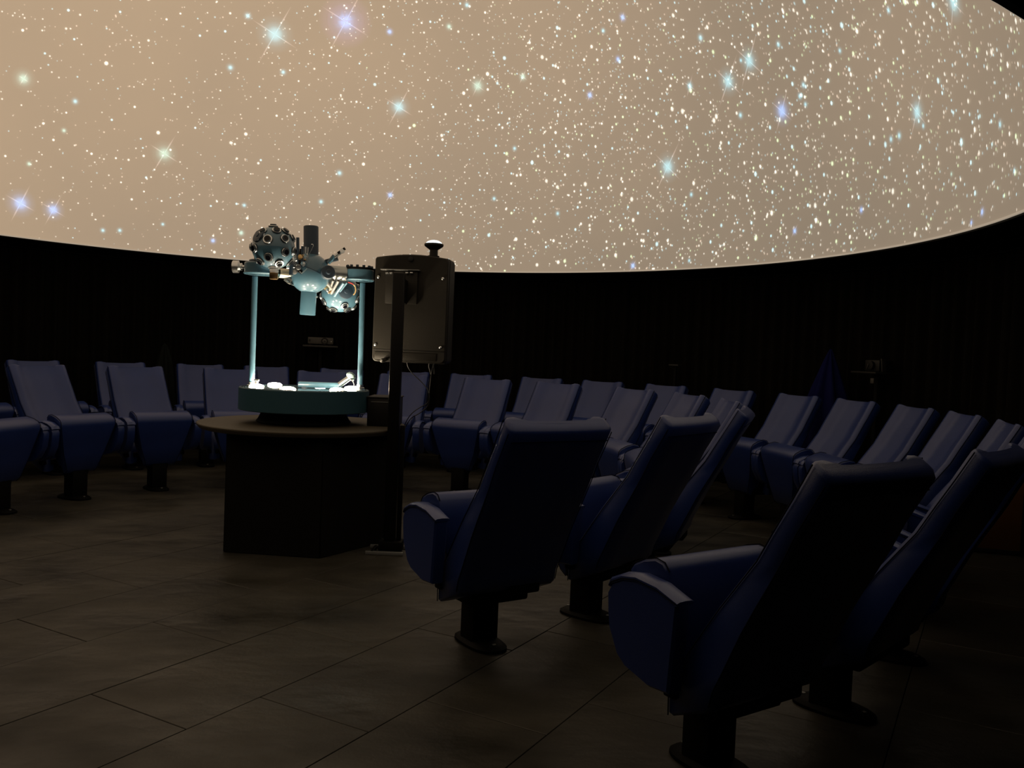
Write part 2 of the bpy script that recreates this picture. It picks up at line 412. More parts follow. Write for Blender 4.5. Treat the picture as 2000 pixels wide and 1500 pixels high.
# the bright stars the photograph shows: pixel, size (px radius of the core), spike length, tint
BR = [(537, 67, 17, 58, 0), (675, 42, 17, 62, 1), (779, 209, 12, 38, 0), (321, 300, 12, 36, 2), (40, 397, 13, 34, 1), (104, 410, 10, 30, 1), (1304, 326, 13, 44, 0),
      (1463, 119, 12, 44, 0), (1422, 159, 12, 44, 0), (1347, 168, 9, 18, 0), (1527, 217, 12, 34, 1), (1791, 219, 12, 38, 0), (1862, 5, 14, 44, 0), (933, 168, 10, 22, 2), (1021, 150, 9, 14, 2),
      (484, 31, 8, 8, 0), (761, 62, 8, 0, 1), (450, 132, 8, 0, 0), (553, 141, 7, 0, 0), (46, 154, 10, 12, 2), (147, 198, 7, 0, 0), (663, 338, 8, 0, 0), (762, 381, 8, 16, 1), (627, 394, 7, 0, 0), (477, 401, 6, 0, 0),
      (201, 450, 6, 0, 0), (234, 450, 6, 0, 0), (416, 470, 7, 0, 1), (471, 455, 8, 0, 2), (318, 438, 5, 0, 0), (1152, 186, 8, 12, 1), (1216, 34, 8, 10, 1), (1368, 74, 8, 0, 0), (1446, 225, 7, 0, 0), (1569, 166, 7, 0, 0), (1562, 188, 7, 0, 0), (1573, 204, 6, 0, 0),
      (1640, 99, 6, 0, 0), (1207, 116, 7, 0, 1), (1552, 451, 7, 12, 1), (1682, 410, 7, 0, 1), (1918, 414, 8, 10, 1), (1897, 435, 6, 0, 1), (1953, 243, 8, 10, 0), (1981, 334, 7, 8, 0), (1756, 265, 8, 0, 0), (1740, 272, 7, 0, 0), (1803, 246, 6, 0, 0),
      (1236, 519, 8, 12, 1), (1346, 509, 5, 0, 0), (1089, 417, 6, 0, 0), (965, 388, 6, 0, 0), (877, 52, 8, 0, 2), (912, 10, 7, 0, 0), (1350, 380, 6, 0, 0), (1447, 118, 5, 0, 0), (1520, 87, 7, 0, 0), (1178, 60, 6, 0, 0), (57, 320, 6, 0, 2), (1858, 340, 5, 0, 2), (125, 255, 6, 0, 2), (1735, 20, 7, 8, 0), (1005, 290, 6, 0, 0)]
TINT = [(.26, .62, .74), (.22, .46, .98), (.34, .60, .52)]
for k, (px, py, cr_, sk, tn) in enumerate(BR):
    V, F, Cc = [], [], []
    n = dome_dir(px, py)
    dist = (n * SR + Vector((CX, CY, DOME_Z)) - Vector((0, 0, H))).length
    pxm = dist / FPX; big = cr_ > 9
    c3 = TINT[tn]; st = 1 + .35 * max(0, n.x)
    poly_star(V, F, Cc, n, pxm * cr_ * (2.0 if big else 1.15), tuple(q * (.78 if big else 1.0) for q in c3), st, 20, ((0, 1), (.12, .95), (.25, .72), (.42, .28), (.65, .08), (1, 0)))
    if sk:
        ex = Vector((0, 0, 1)).cross(n).normalized(); ey = n.cross(ex); base = math.radians(18 + 26 * (px / 2000.) + (k * 37 % 9)); c = n * SR * .9995
        for q in range(4):
            a = base + PI / 2 * q; L = pxm * sk * (1.15 if q % 2 else .85); wv = pxm * (2.6 if sk > 30 else 1.8)
            d = ex * math.cos(a) + ey * math.sin(a) * st; p = ex * -math.sin(a) + ey * math.cos(a)
            b0 = len(V)
            V += [c, c + d * L * .45 + p * wv * .6, c + d * L, c + d * L * .45 - p * wv * .6, c + d * L * .45]
            Cc += [tuple(z * .5 for z in c3), (0, 0, 0), (0, 0, 0), (0, 0, 0), (.30, .24, .22)]
            F += [(b0, b0 + 1, b0 + 4), (b0 + 1, b0 + 2, b0 + 4), (b0, b0 + 4, b0 + 3), (b0 + 4, b0 + 2, b0 + 3)]
    if sk > 50 and tn == 1: poly_star(V, F, Cc, n, pxm * 48, (.06, .03, .09), 1, 20, ((0, 1), (.6, .7), (1, 0)))
    star_obj('bright_star', V, F, Cc)

# ------------------------------------------------------------------ seats
FRONT = [(0, 1.055), (.055, .955), (.11, .86), (.16, .77), (.22, .69), (.28, .61), (.335, .53), (.385, .455), (.43, .39), (.465, .325), (.462, .235)]
REAR = [(-.070, 1.004), (-.034, .940), (.008, .868), (.050, .78), (.088, .71), (.13, .635), (.17, .56), (.205, .485), (.235, .42), (.262, .365), (.275, .315)]
VOFF = .50
def loc(u, v, z): return Vector((u, v - VOFF, z))
def back_ring(mb, k, hw=.25, sc=1.0, lift=(0, 0)):
    sag = (.003, .001)[k] if k < 2 else 0
    f = Vector(FRONT[k]); r = Vector(REAR[k]); mid = (f + r) / 2; pts = []
    f = mid + (f - mid) * sc; r = mid + (r - mid) * sc
    cc = .022 * sc; dv = (f - r); L = dv.length; dv.normalize(); hw *= (1 - (1 - sc) * .12)
    fr = []
    for u in (-1, -.93, -.80, -.70, -.66, -.60, -.3, 0, .3, .60, .66, .70, .80, .93, 1):
        uu = u * hw; dip = 0
        au = abs(u)
        if au < .66: dip = -.022 - .006 * (1 - au)
        elif au <= .70: dip = -.012
        elif au < .93: dip = .004
        elif au > .99: dip = -cc
        fr.append((uu, dip * sc))
    for uu, dp in fr:
        q = f + dv * dp; pts.append(loc(uu, q.x + lift[0], q.y + lift[1] - sag * (1 - (uu / .25) ** 2)))
    for u in (1, .93, .5, 0, -.5, -.93, -1):
        q = r + dv * (cc * .8 if abs(u) == 1 else 0); pts.append(loc(u * hw, q.x + lift[0], q.y + lift[1] - sag * (1 - u * u)))
    return mb.ring(pts)
def make_chair():
    root = empty('theater_seat', (0, 0, 0), world=False)
    mb = MB()
    rings = [back_ring(mb, 0, sc=.25, lift=(.004, .019)), back_ring(mb, 0, sc=.60, lift=(.001, .017)), back_ring(mb, 0, sc=.87, lift=(-.001, .010)), back_ring(mb, 0, sc=1)]
    rings += [back_ring(mb, k) for k in range(1, 11)] + [back_ring(mb, 10, sc=.8, lift=(0, -.012))]
    for a, b in zip(rings, rings[1:]): mb.join(a, b)
    mb.cap(rings[0]); mb.cap(rings[-1], True)
    back = mb.build('backrest', M['vinyl'], root, ang=50)
    pp = MB()
    for sx in (-1, 1):
        pp.tube([loc(sx * .2525, f[0] - .016, f[1]) for f in FRONT], .0022, 5)
        pp.tube([loc(sx * .2525, f[0] + .014, f[1]) for f in REAR], .0022, 5)
    r1, r2 = Vector(REAR[0]), Vector(REAR[1]); q = r1 + (r2 - r1) * .55
    pp.tube([loc(u, q.x - .001, q.y) for u in (-.235, 0, .235)], .0022, 5)
    pp.build('piping', M['piping'], back)
    # folded-up seat: slab with a rounded top edge and a tapering underside
    prof = [(.478, .660), (.500, .684), (.535, .690), (.590, .676), (.634, .654), (.650, .634), (.653, .60), (.632, .50), (.605, .38), (.578, .245), (.545, .218), (.505, .24), (.487, .33), (.474, .45), (.466, .58)]
    sb = MB(); rr = []; cu = sum(p[0] for p in prof) / len(prof); cz = sum(p[1] for p in prof) / len(prof)
    def hw(z): return .135 + (.246 - .135) * min(1, max(0, (z - .245) / .36)) ** .8
    for sg, sh in ((-1, .90), (-.985, .965), (-.94, 1), (-.5, 1), (0, 1), (.5, 1), (.94, 1), (.985, .965), (1, .90)):
        rr.append(sb.ring([loc(sg * hw(z), cu + (v - cu) * sh, cz + (z - cz) * (1 - (1 - sh) * .35)) for v, z in prof]))
    for a, b in zip(rr, rr[1:]): sb.join(a, b)
    sb.cap(rr[0], True); sb.cap(rr[-1]); seat = sb.build('seat', M['vinyl'], root, ang=40)
    for sx in (-1, 1): sp_ = MB(); sp_.tube([loc(sx * (hw(z) - .005), cu + (v - cu) * 1.01, cz + (z - cz) * 1.01) for v, z in prof[:11]], .0022, 5); sp_.build('piping', M['piping'], seat)
    # side arms: short pods with a padded top
    apro = [(.365, .598), (.45, .622), (.54, .630), (.60, .620), (.650, .596), (.668, .565), (.664, .51), (.655, .455), (.612, .378), (.575, .352), (.47, .325), (.385, .33)]
    pad = [(.362, .600), (.45, .624), (.54, .632), (.60, .622), (.648, .600), (.658, .586)]
    for sx in (-1, 1):
        am = MB(); ua, ub = sx * .260, sx * .321
        ac = Vector((sum(p[0] for p in apro) / len(apro), sum(p[1] for p in apro) / len(apro))); rs = []
        for u, s_ in ((ua, .97), (ua + sx * .006, 1), (ub - sx * .008, 1), (ub, .96)):
            rs.append(am.ring([loc(u, ac.x + (v - ac.x) * s_, ac.y + (z - ac.y) * s_) for v, z in apro]))
        for a, b in zip(rs, rs[1:]): am.join(a, b)
        am.cap(rs[0], True); am.cap(rs[-1]); arm = am.build('armrest', M['vinyl'], root, ang=40)
        pm = MB(); rs = []
        for k, (v, z) in enumerate(pad):
            k0, k1 = max(k - 1, 0), min(k + 1, len(pad) - 1); t = (Vector(pad[k1]) - Vector(pad[k0])).normalized(); nn = Vector((-t.y, t.x))
            e = .6 if k in (0, len(pad) - 1) else 1
            um = sx * .2895; rs.append(pm.ring([loc(um + a, v + nn.x * b, z + nn.y * b) for a, b in ((-.0345, -.004), (-.0345, .008 * e), (-.025, .015 * e), (0, .018 * e), (.025, .015 * e), (.0345, .008 * e), (.0345, -.004))]))
        for a, b in zip(rs, rs[1:]): pm.join(a, b)
        pm.cap(rs[0], True); pm.cap(rs[-1]); pm.build('arm_pad', M['vinyl_pad'], arm, ang=40)
        pm = MB(); pm.tube([loc(sx * .3245, v, z + .001) for v, z in pad], .0022, 5); pm.build('piping', M['piping'], arm)
    # tilt mechanism, pedestal and foot
    mm = MB(); mm.box(loc(0, .44, .262), (.30, .20, .085), bev=.012); mm.box(loc(.09, .36, .30), (.16, .16, .07), bev=.012)
    mm.lathe(loc(-.075, .50, .225), (1, 0, 0), [(0, .055), (.008, .062), (.142, .062), (.15, .055)], 20)
    mm.box(loc(0, .44, .31), (.52, .05, .04), bev=.006)
    mm.build('tilt_mechanism', M['blackmetal'], root)
    cm_ = MB(); cm_.box(loc(0, .505, .13), (.135, .12, .24), bev=.014); cm_.build('pedestal', M['blackmetal'], root)
    fm = MB(); pl = []
    for i in range(24):
        a = 2 * PI * i / 24; pl.append(loc(.085 * math.copysign(abs(math.cos(a)) ** .7, math.cos(a)), .49 + .155 * math.copysign(abs(math.sin(a)) ** .8, math.sin(a)), 0))
    a = fm.ring(pl); b = fm.ring([p + Vector((0, 0, .012)) for p in pl]); cpt = loc(0, .49, 0)
    c = fm.ring([cpt + (p - cpt) * .88 + Vector((0, 0, .022)) for p in pl]); d_ = fm.ring([cpt + (p - cpt) * .72 + Vector((0, 0, .030)) for p in pl])
    fm.join(a, b); fm.join(b, c); fm.join(c, d_); fm.cap(a, True); fm.cap(d_)
    foot = fm.build('foot_plate', M['blackmetal'], root)
    for sx, vv in ((-.0, .375), (0, .612)):
        bm_ = MB(); bm_.cyl(loc(sx, vv, .020), loc(sx, vv, .030), .009, n=6); bm_.build('bolt', M['grey'], foot)
    return root
def copy_tree(o, parent=None):
    c = o.copy(); COL.objects.link(c); c.parent = parent
    for ch in list(o.children): copy_tree(ch, c)
    return c
R1, R2 = 2.8616, 4.2009
inner = [(169.8, 'blue seat at the left edge of the photo, cut off by the frame, inner ring'),
         (152.5, 'blue seat nearest the left edge whose whole backrest shows, inner ring'),
         (135.2, 'inner-ring blue seat second from the left, midway between photo edge and round table'),
         (117.9, 'inner-ring blue seat partly hidden by the left end of the round table'),
         (100.2, 'inner-ring blue seat seen between the two legs of the star projector'),
         (83.9, 'inner-ring blue seat right behind the black pole with cables hanging before it'),
         (66.2, 'inner-ring blue seat just right of the black pole, fully open to view'),
         (50.4, 'inner-ring blue seat showing above the left half of the nearest centre seat back'),
         (31.6, 'inner-ring blue seat rising behind the top right corner of the nearest centre seat'),
         (15.8, 'inner-ring blue seat peeping over the edge between the two centre seat backs'),
         (-.6, 'inner-ring blue seat facing left, mostly hidden behind an edge-on seat'),
         (-20, 'blue seat seen edge-on from its side, inner ring right of the centre seats'),
         (-39.4, 'blue seat seen from behind at an angle, second from the round table'),
         (-56.6, 'blue seat seen from behind in the centre, nearest to the round table')]
outer = [(152.6, 'outer-ring blue seat of which only an arm shows at the left photo edge'),
         (141.7, 'outer-ring blue seat peeking above the leftmost full inner seat'),
         (130.3, 'outer-ring blue seat behind the second inner seat from the left'),
         (119.2, 'outer-ring blue seat whose arm shows left of the round table, third from left'),
         (109.5, 'outer-ring blue seat directly behind the left leg of the star projector'),
         (98.0, 'outer-ring blue seat behind the right leg of the star projector'),
         (87.5, 'outer-ring blue seat whose top shows beside the black pole under the hanging casing'),
         (77.3, 'outer-ring blue seat first to the right of the black pole, half hidden'),
         (65.7, 'outer-ring blue seat second to the right of the black pole'),
         (55.6, 'outer-ring blue seat third to the right of the black pole'),
         (45.0, 'outer-ring blue seat fourth to the right of the black pole'),
         (33.7, 'outer-ring blue seat behind the edge-on inner seat'),
         (22.7, 'outer-ring blue seat just right of the edge-on seat, with its arm in view'),
         (12.8, 'outer-ring blue seat in front of the dark blue hanging cloth'),
         (2.1, 'outer-ring blue seat just right of the dark blue hanging cloth'),
         (-7.7, 'outer-ring blue seat above the right corner of the large foreground seat'),
         (-18.7, 'outer-ring blue seat facing left, last one before the right photo edge'),
         (-31.5, 'outer-ring blue seat at the right photo edge, barely visible behind its neighbour'),
         (-43.8, 'blue seat seen from behind at the right photo edge, beside the large foreground seat'),
         (-55.6, 'largest blue seat in the foreground, seen from behind at lower right')]
proto = make_chair(); used = False
for R_, lst, grp in ((R1, inner, 'blue reclining seats in the inner ring'), (R2, outer, 'blue reclining seats in the outer ring')):
    for deg, lab in lst:
        o = copy_tree(proto) if used else proto; used = True
        o.location = polar(R_ - VOFF, deg, 0); o.rotation_euler.z = math.radians(deg + 180 - 90)
        tag(o, lab, 'seat', grp)

# ------------------------------------------------------------------ round table on a six-sided pedestal
C0 = Vector((CX, CY, 0))
table = empty('pedestal_table', C0); tag(table, 'round tan-topped table on a black six-sided pedestal in the room centre', 'table')
mb = MB(); vx = [C0 + Vector((x, y, 0)) for x, y in ((-.36, -.49), (.26, -.56), (.585, -.03), (.36, .52), (-.30, .56), (-.50, .10))]
mb.prism([C0 + (p - C0) * .97 for p in vx], (0, 0, .745)); core = mb.build('pedestal_body', M['ped'], table, smooth=False)
for k in range(6):
    a, b = vx[k], vx[(k + 1) % 6]; mb = MB(); d = (b - a).normalized(); nrm = Vector((d.y, -d.x, 0)); a2, b2 = a + d * .006, b - d * .006
    mb.prism([a2 + Vector((0, 0, .004)), b2 + Vector((0, 0, .004)), b2 - nrm * .018 + Vector((0, 0, .004)), a2 - nrm * .018 + Vector((0, 0, .004))], (0, 0, .741))
    mb.build('side_panel', M['ped'], table, smooth=False)
mb = MB(); mb.lathe(C0 + Vector((0, 0, .748)), (0, 0, 1), [(0, .655), (.006, .672), (.024, .686), (.032, .688), (.037, .684)], 64); mb.build('table_top', M['wood'], table, ang=20)

# ------------------------------------------------------------------ star projector
sp0 = C0 + Vector((0, 0, .785))
star = empty('star_projector', sp0); tag(star, 'teal planetarium star projector with two lens-studded globes on round lamp base', 'projector')
mb = MB(); mb.lathe(sp0, (0, 0, 1), [(0, .30), (.012, .315), (.03, .30), (.095, .27)], 48); mb.build('turntable', M['blackplastic'], star)
mb = MB(); mb.lathe(C0 + Vector((0, 0, .872)), (0, 0, 1), [(0, .424), (.004, .43), (.144, .43), (.149, .425)], 72); base = mb.build('base', M['teal_dark'], star, ang=20)
mb = MB(); mb.lathe(C0 + Vector((0, 0, 1.017)), (0, 0, 1), [(0, .415), (.006, .413)], 72); mb.build('base_top', M['teal'], base)
for k in range(6):
    p = C0 + Vector((.318 * math.cos(math.radians(-156 + 60 * k)), .318 * math.sin(math.radians(-156 + 60 * k)), 1.021))
    mb = MB(); mb.lathe(p, (0, 0, 1), [(0, .053), (.005, .053), (.0055, .049)], 28); lh = mb.build('lamp', M['grey'], star)
    mb = MB(); mb.lathe(p + Vector((0, 0, .004)), (0, 0, 1), [(0, .048), (.005, .047), (.010, .040), (.014, .028), (.016, .014), (.0165, .002)], 28); mb.build('lens', M['lamp'], lh)
YC = CY
YL, YR = CY - .12, CY + .12
# legs with collars
for (tx, ty, bx, by, Y) in ((498, 540, 491.5, 752, YL), (708.5, 553, 703, 756, YR)):
    t = at(tx, ty, Y); b = at(bx, by, Y); b.z = 1.023; 
    mb = MB(); mb.cyl(b, t, .019, n=24); leg = mb.build('leg', M['teal'], star)
    mb = MB(); mb.lathe(b, (0, 0, 1), [(0, .032), (.01, .032), (.014, .023), (.03, .023)], 24); mb.build('collar', M['silver'], leg)
# upright fittings beside the left leg and the right leg
p = at(501, 750, YL - .03); p.z = 1.023; mb = MB(); mb.cyl(p, p + Vector((0, 0, .042)), .012, n=14); mb.box(p + Vector((.0, .0, .045)), (.03, .03, .012), bev=.003); mb.build('latch', M['silver'], star)
# end drums of the horizontal axle
dl = at(511, 537, YL); dr = at(701.5, 549, YR)
for c, nm in ((dl, 'a'), (dr, 'b')):
    q_ = 1 if nm == 'a' else .88
    mb = MB(); mb.lathe(c, (0, 0, 1), [(z_, r_ * q_) for z_, r_ in ((0, .108), (.004, .116), (.008, .118), (.012, .112), (.072, .112), (.078, .106))], 48); drum = mb.build('axle_drum', M['teal'], star, ang=25)
    if c is dr:
        mb = MB(); mb.lathe(c + Vector((0, 0, .076)), (0, 0, 1), [(0, .097), (.014, .097)], 36); mb.build('gear_ring', M['blackmetal'], drum)
        for k in range(12):
            a = 2 * PI * k / 12; q = c + Vector((.084 * math.cos(a), .084 * math.sin(a), .095)); mb = MB(); mb.box(q, (.018, .018, .02), bev=.003); mb.build('clamp', M['darkteal'], drum)
    else:
        mb = MB(); mb.lathe(c + Vector((-.02, 0, .078)), (0, 0, 1), [(0, .065), (.018, .062), (.022, .05)], 32); mb.build('cap', M['darkteal'], drum)
# knurled knob at the far left
k0 = at(466, 521, YL); ax = Vector((-1, -.1, -.02)).normalized()
mb = MB(); mb.lathe(k0 + Vector((.055, 0, 0)), ax, [(0, .012), (.03, .012), (.032, .026), (.05, .022), (.052, .041), (.088, .041), (.092, .036)], 28); mb.build('knob', M['silver'], star)
# axle tubes
cb_ = at(605.5, 534, YC)
aL = at(545, 533, YL + .03); aL2 = at(574, 536, YC - .03)
mb = MB(); mb.cyl(aL, aL2, .032, n=28); mb.build('axle_tube', M['champagne'], star)
aR = at(676, 535, YR - .03); aR2 = at(636, 532, YC + .04)
mb = MB(); mb.cyl(aR, aR2, .050, n=32); mb.build('axle_tube', M['tubesteel'], star)
# centre globe with upper and lower barrels
mb = MB(); mb.sphere(cb_, .136, 48, 24); globe = mb.build('centre_globe', M['teal'], star)
sm = MB(); F3 = frame((.35, .25, 1))
sm.tube([cb_ + F3 @ Vector((.1365 * math.cos(2 * PI * i / 48), .1365 * math.sin(2 * PI * i / 48), 0)) for i in range(49)], .0012, 5); sm.build('seam', M['piping'], globe)
tt = at(607.5, 443, YC); mb = MB(); mb.lathe(cb_ + Vector((.004, 0, .10)), tt - cb_ - Vector((.004, 0, .10)), [(0, .0495), ((tt - cb_).length - .10, .0495), ((tt - cb_).length - .095, .045)], 36); mb.build('barrel', M['darkteal'], star)
bb = at(600.5, 614, YC); d = bb - cb_
mb = MB(); L = d.length; F_ = frame(d); o_ = cb_ + d.normalized() * .105
mb.lathe(o_, d, [(0, .052), (L - .105, .0525), (L - .100, .050), (L - .100, .046), (L - .135, .045)], 40, caps=False); mb.lathe(o_ + d.normalized() * (L - .13), d, [(0, .046), (.001, .046)], 32); mb.build('barrel', M['teal'], star)
bs = MB(); q = at(617.5, 580, YC - .03); bs.cyl(q, q + Vector((.012, -.004, 0)), .006, n=10); bs.build('screw', M['silver'], star)
# round side cover
sd = at(640.5, 532, YC - .12); dv = Vector((.35, -1, .05)).normalized()
mb = MB(); mb.lathe(sd - dv * .06, dv, [(0, .043), (.075, .045), (.08, .041), (.081, .017), (.10, .017), (.103, .012)], 32); mb.build('side_cover', M['darkteal'], star, ang=25)
def globe_with_lenses(c, r, dirs, big=None, matl=None):
    mb = MB(); mb.sphere(c, r, 40, 20); g = mb.build('star_globe', matl or M['teal'], star)
    for d, s in dirs:
        d = Vector(d).normalized(); o = c + d * (r - .006)
        mb = MB(); mb.lathe(o, d, [(0, .030 * s), (.009, .030 * s), (.012, .027 * s), (.013, .021 * s), (.021, .020 * s), (.0215, .017 * s)], 20); m_ = mb.build('lens_mount', M['steel_dark'], star, ang=30)
        mb = MB(); mb.lathe(o, d, [(.0105, .0285 * s), (.0135, .0275 * s), (.0138, .0235 * s)], 20); mb.build('rim_ring', M['silver'], m_, ang=30)
        mb = MB(); mb.lathe(o + d * .018, d, [(0, .0155 * s), (.0045, .0155 * s)], 16); mb.build('lens', M['lens'], m_)
    return g
def sph(az, el): a, e = math.radians(az), math.radians(el); return (math.cos(e) * math.cos(a), math.cos(e) * math.sin(a), math.sin(e))
Y1 = YC - .30; g1 = at(534, 484, Y1); r1 = .134
dirs = [(sph(-90, 16), 1.05), (sph(-42, 22), 1), (sph(-132, -8), 1), (sph(-88, -32), 1), (sph(-40, -14), 1), (sph(-128, -46), 1), (sph(-48, -50), 1), (sph(-5, -8), 1), (sph(-64, 48), 1), (sph(-115, 42), .9), (sph(-20, 50), 1),
        (sph(5, 30), 1), (sph(180, 0), 1), (sph(165, -35), 1), (sph(10, -40), 1), (sph(60, 20), 1), (sph(120, 20), 1), (sph(90, -20), 1), (sph(-90, 82), 1), (sph(170, 40), 1)]
globe_with_lenses(g1, r1, dirs)
d = Vector((-.58, -.68, .44)).normalized(); gc = at(516.5, 469, Y1 - .06); mb = MB(); mb.lathe(gc, d, [(0, .044), (.055, .046), (.057, .043), (.058, .012), (.062, .012)], 32); mb.build('lens_cap', M['darkteal'], star)
mb = MB(); mb.lathe(gc + d * .012, d, [(0, .0465), (.034, .047)], 32); mb.build('cap_band', M['silver'], star)
p = g1 + Vector((.014, -.02, -.112)); mb = MB(); mb.lathe(p, (0.02, 0, -1), [(0, .036), (.022, .038), (.024, .028), (.040, .030), (.041, .026), (.05, .027)], 28); mb.build('nozzle', M['silver'], star)
mb = MB(); mb.lathe(p + Vector((0, 0, -.048)), (0, 0, -1), [(0, .0275), (.036, .0275), (.042, .024)], 28); mb.build('nozzle_sleeve', M['brass'], star)
Y2 = YC + .30; g2 = at(665, 573, Y2); r2 = .133
dirs = [(sph(az, el), .92) for az, el in ((-60, -42), (-150, -30), (-120, -62), (-10, -18), (-30, -60), (180, -12), (20, -45), (90, -30), (140, -40), (0, 20), (60, 30), (120, 30), (-165, -58), (30, -5), (90, 70), (-175, 25))]
globe_with_lenses(g2, r2, [q for q in dirs if not (-110 < math.degrees(math.atan2(q[0][1], q[0][0])) < -55 and q[0][2] > -.5)])
d = Vector((.42, -.80, .05)).normalized(); mb = MB(); mb.lathe(g2 + d * .112, d, [(0, .050), (.022, .052), (.026, .046), (.030, .016), (.045, .015)], 32); mb.build('lens_cap', M['darkteal'], star)
# truss between the globes: rods, tubes and small planet projectors
def rod(p, q, r, m, name='rod', n=12): mb = MB(); mb.cyl(p, q, r, n=n); return mb.build(name, M[m], star)
YA = YC - .16
for (x0, y0, x1, y1, r, m) in ((581.5, 464, 582, 520, .011, 'darkteal'), (591, 481, 590, 512, .009, 'darkteal'), (587, 486, 586, 515, .006, 'blackmetal'), (597, 482, 596, 506, .005, 'silver'), (602, 483, 600, 503, .004, 'silver'),
                               (569, 516, 568, 537, .013, 'darkteal'), (576, 497, 575, 520, .008, 'silver'), (584, 505, 598, 508, .006, 'brass'), (572, 507, 588, 522, .007, 'silver'), (578, 528, 592, 520, .008, 'silver'),
                               (588, 500, 584, 524, .008, 'blackmetal'), (594, 506, 592, 528, .007, 'darkteal'), (575, 524, 590, 532, .012, 'blackmetal'), (566, 512, 580, 507, .010, 'silver'), (560, 522, 576, 520, .012, 'silver')):
    Yk = YA + random.uniform(-.05, .05); rod(at(x0, y0, Yk), at(x1, y1, Yk), r, m)
for (x, y, s, m) in ((572, 512, .018, 'silver'), (586, 503, .016, 'brass'), (582, 521, .018, 'silver'), (593, 516, .014, 'silver'), (577, 530, .016, 'grey'), (591, 499, .011, 'brass'), (599, 498, .010, 'silver')):
    c = at(x, y, YA - .03); mb = MB(); mb.lathe(c, (random.uniform(-.4, .4), -1, random.uniform(-.5, .2)), [(0, s * .8), (s * .3, s), (s * 1.2, s), (s * 1.3, s * .7)], 16); mm_ = mb.build('planet_projector', M[m], star)
mb = MB(); mb.tube([at(x, y, YA - .04) for x, y in ((600, 512), (602, 503), (605, 494), (609, 487), (612, 480), (611, 477), (608, 477))], .0022, 6); mb.build('wire', M['silver'], star)
mb = MB(); mb.tube([at(x, y, YA - .05) for x, y in ((600, 524), (594, 530), (589, 534), (585, 530))], .003, 6); mb.build('wire', M['silver'], star)
mb = MB(); rt_ = Matrix.Rotation(math.radians(35), 3, 'Y'); mb.box(at(564, 547, YC - .05), (.046, .05, .040), rt_, .004); pb = mb.build('bracket_box', M['grey'], star)
mb = MB(); mb.box(at(567, 553, YC - .055), (.046, .05, .006), rt_, .001); mb.build('box_edge', M['silver'], pb)
# lever at the upper right of the centre globe
mb = MB(); mb.box(at(648, 508, YC), (.085, .03, .028), Matrix.Rotation(math.radians(-18), 3, 'Y'), .004); mb.build('lever', M['darkteal'], star)
rod(at(641, 514, YC - .02), at(653, 499, YC - .02), .014, 'teal', 'lever_strut')
rod(at(653, 502, YC - .02), at(665, 493, YC - .02), .012, 'silver', 'lever_tip'); rod(at(660, 495, YC - .03), at(674, 485, YC - .03), .010, 'blackmetal', 'lever_tip')
mb = MB(); mb.lathe(at(668, 491, YC - .035), (.5, -1, .3), [(0, .016), (.01, .017), (.012, .009)], 16); mb.build('mirror', M['silver'], star)
# lower truss towards the second globe
rod(at(636, 550, YC), at(656, 572, Y2 - .12), .013, 'grey', 'truss_tube'); rod(at(661, 548, YC), at(647, 573, Y2 - .14), .010, 'grey', 'truss_tube'); rod(at(672, 552, YC + .02), at(653, 578, Y2 - .15), .011, 'teal', 'truss_tube')
rod(at(678, 552, YC + .03), at(663, 571, Y2 - .13), .006, 'teal', 'truss_tube'); rod(at(651, 547, YC), at(642, 572, Y2 - .13), .009, 'grey', 'truss_tube')
mb = MB(); mb.box(at(643, 563, Y2 - .16), (.052, .03, .056), Matrix.Rotation(math.radians(35), 3, 'Y'), .005); bk = mb.build('brass_block', M['brass'], star)
for (x, y) in ((640, 567), (648, 560)):
    mb = MB(); mb.lathe(at(x, y, Y2 - .18), (0, -1, 0), [(0, .012), (.01, .012), (.014, .006)], 14); mb.build('bulb', M['silver'], bk)
mb = MB(); mb.tube([at(x, y, Y2 - .17) for x, y in ((680, 551), (686, 553), (691, 556))], .0035, 8); mb.build('wire', M['red'], star)
mb = MB(); mb.tube([at(x, y, Y2 - .17) for x, y in ((691, 556), (694, 560), (695, 567), (693, 573), (690, 576))], .0042, 8); mb.build('wire', M['yellow'], star)
# swivelling side projector lying over the base
q0 = at(583, 754, YC - .02); q1 = at(664, 754, YC + .0); q0.z = q1.z = 1.046
mb = MB(); mb.cyl(q0, q1, .021, n=24, bev=.003); acc = mb.build('orrery_tube', M['teal'], star)
q2 = at(682, 738, YC); mb = MB(); mb.cyl(q1 - Vector((.02, 0, .006)), q2, .019, n=20); mb.build('orrery_neck', M['silver'], acc)
dv = (q2 - q1).normalized(); mb = MB(); mb.lathe(q2, dv, [(0, .030), (.012, .036), (.016, .034), (.028, .030), (.038, .018), (.042, .004)], 28); mb.build('orrery_cap', M['caplit'], acc)
mb = MB(); mb.tube([q2 + Vector((.01, -.03, 0)), at(690, 746, YC - .05), at(692, 752, YC - .05), at(689, 757, YC - .05)], .004, 8); mb.build('wire', M['silver'], acc)
mb = MB(); mb.box(Vector((q0.x + .04, q0.y, 1.028)), (.03, .03, .012), bev=.002); mb.box(Vector((q1.x - .04, q1.y, 1.028)), (.03, .03, .012), bev=.002); mb.build('cradle', M['darkteal'], acc)

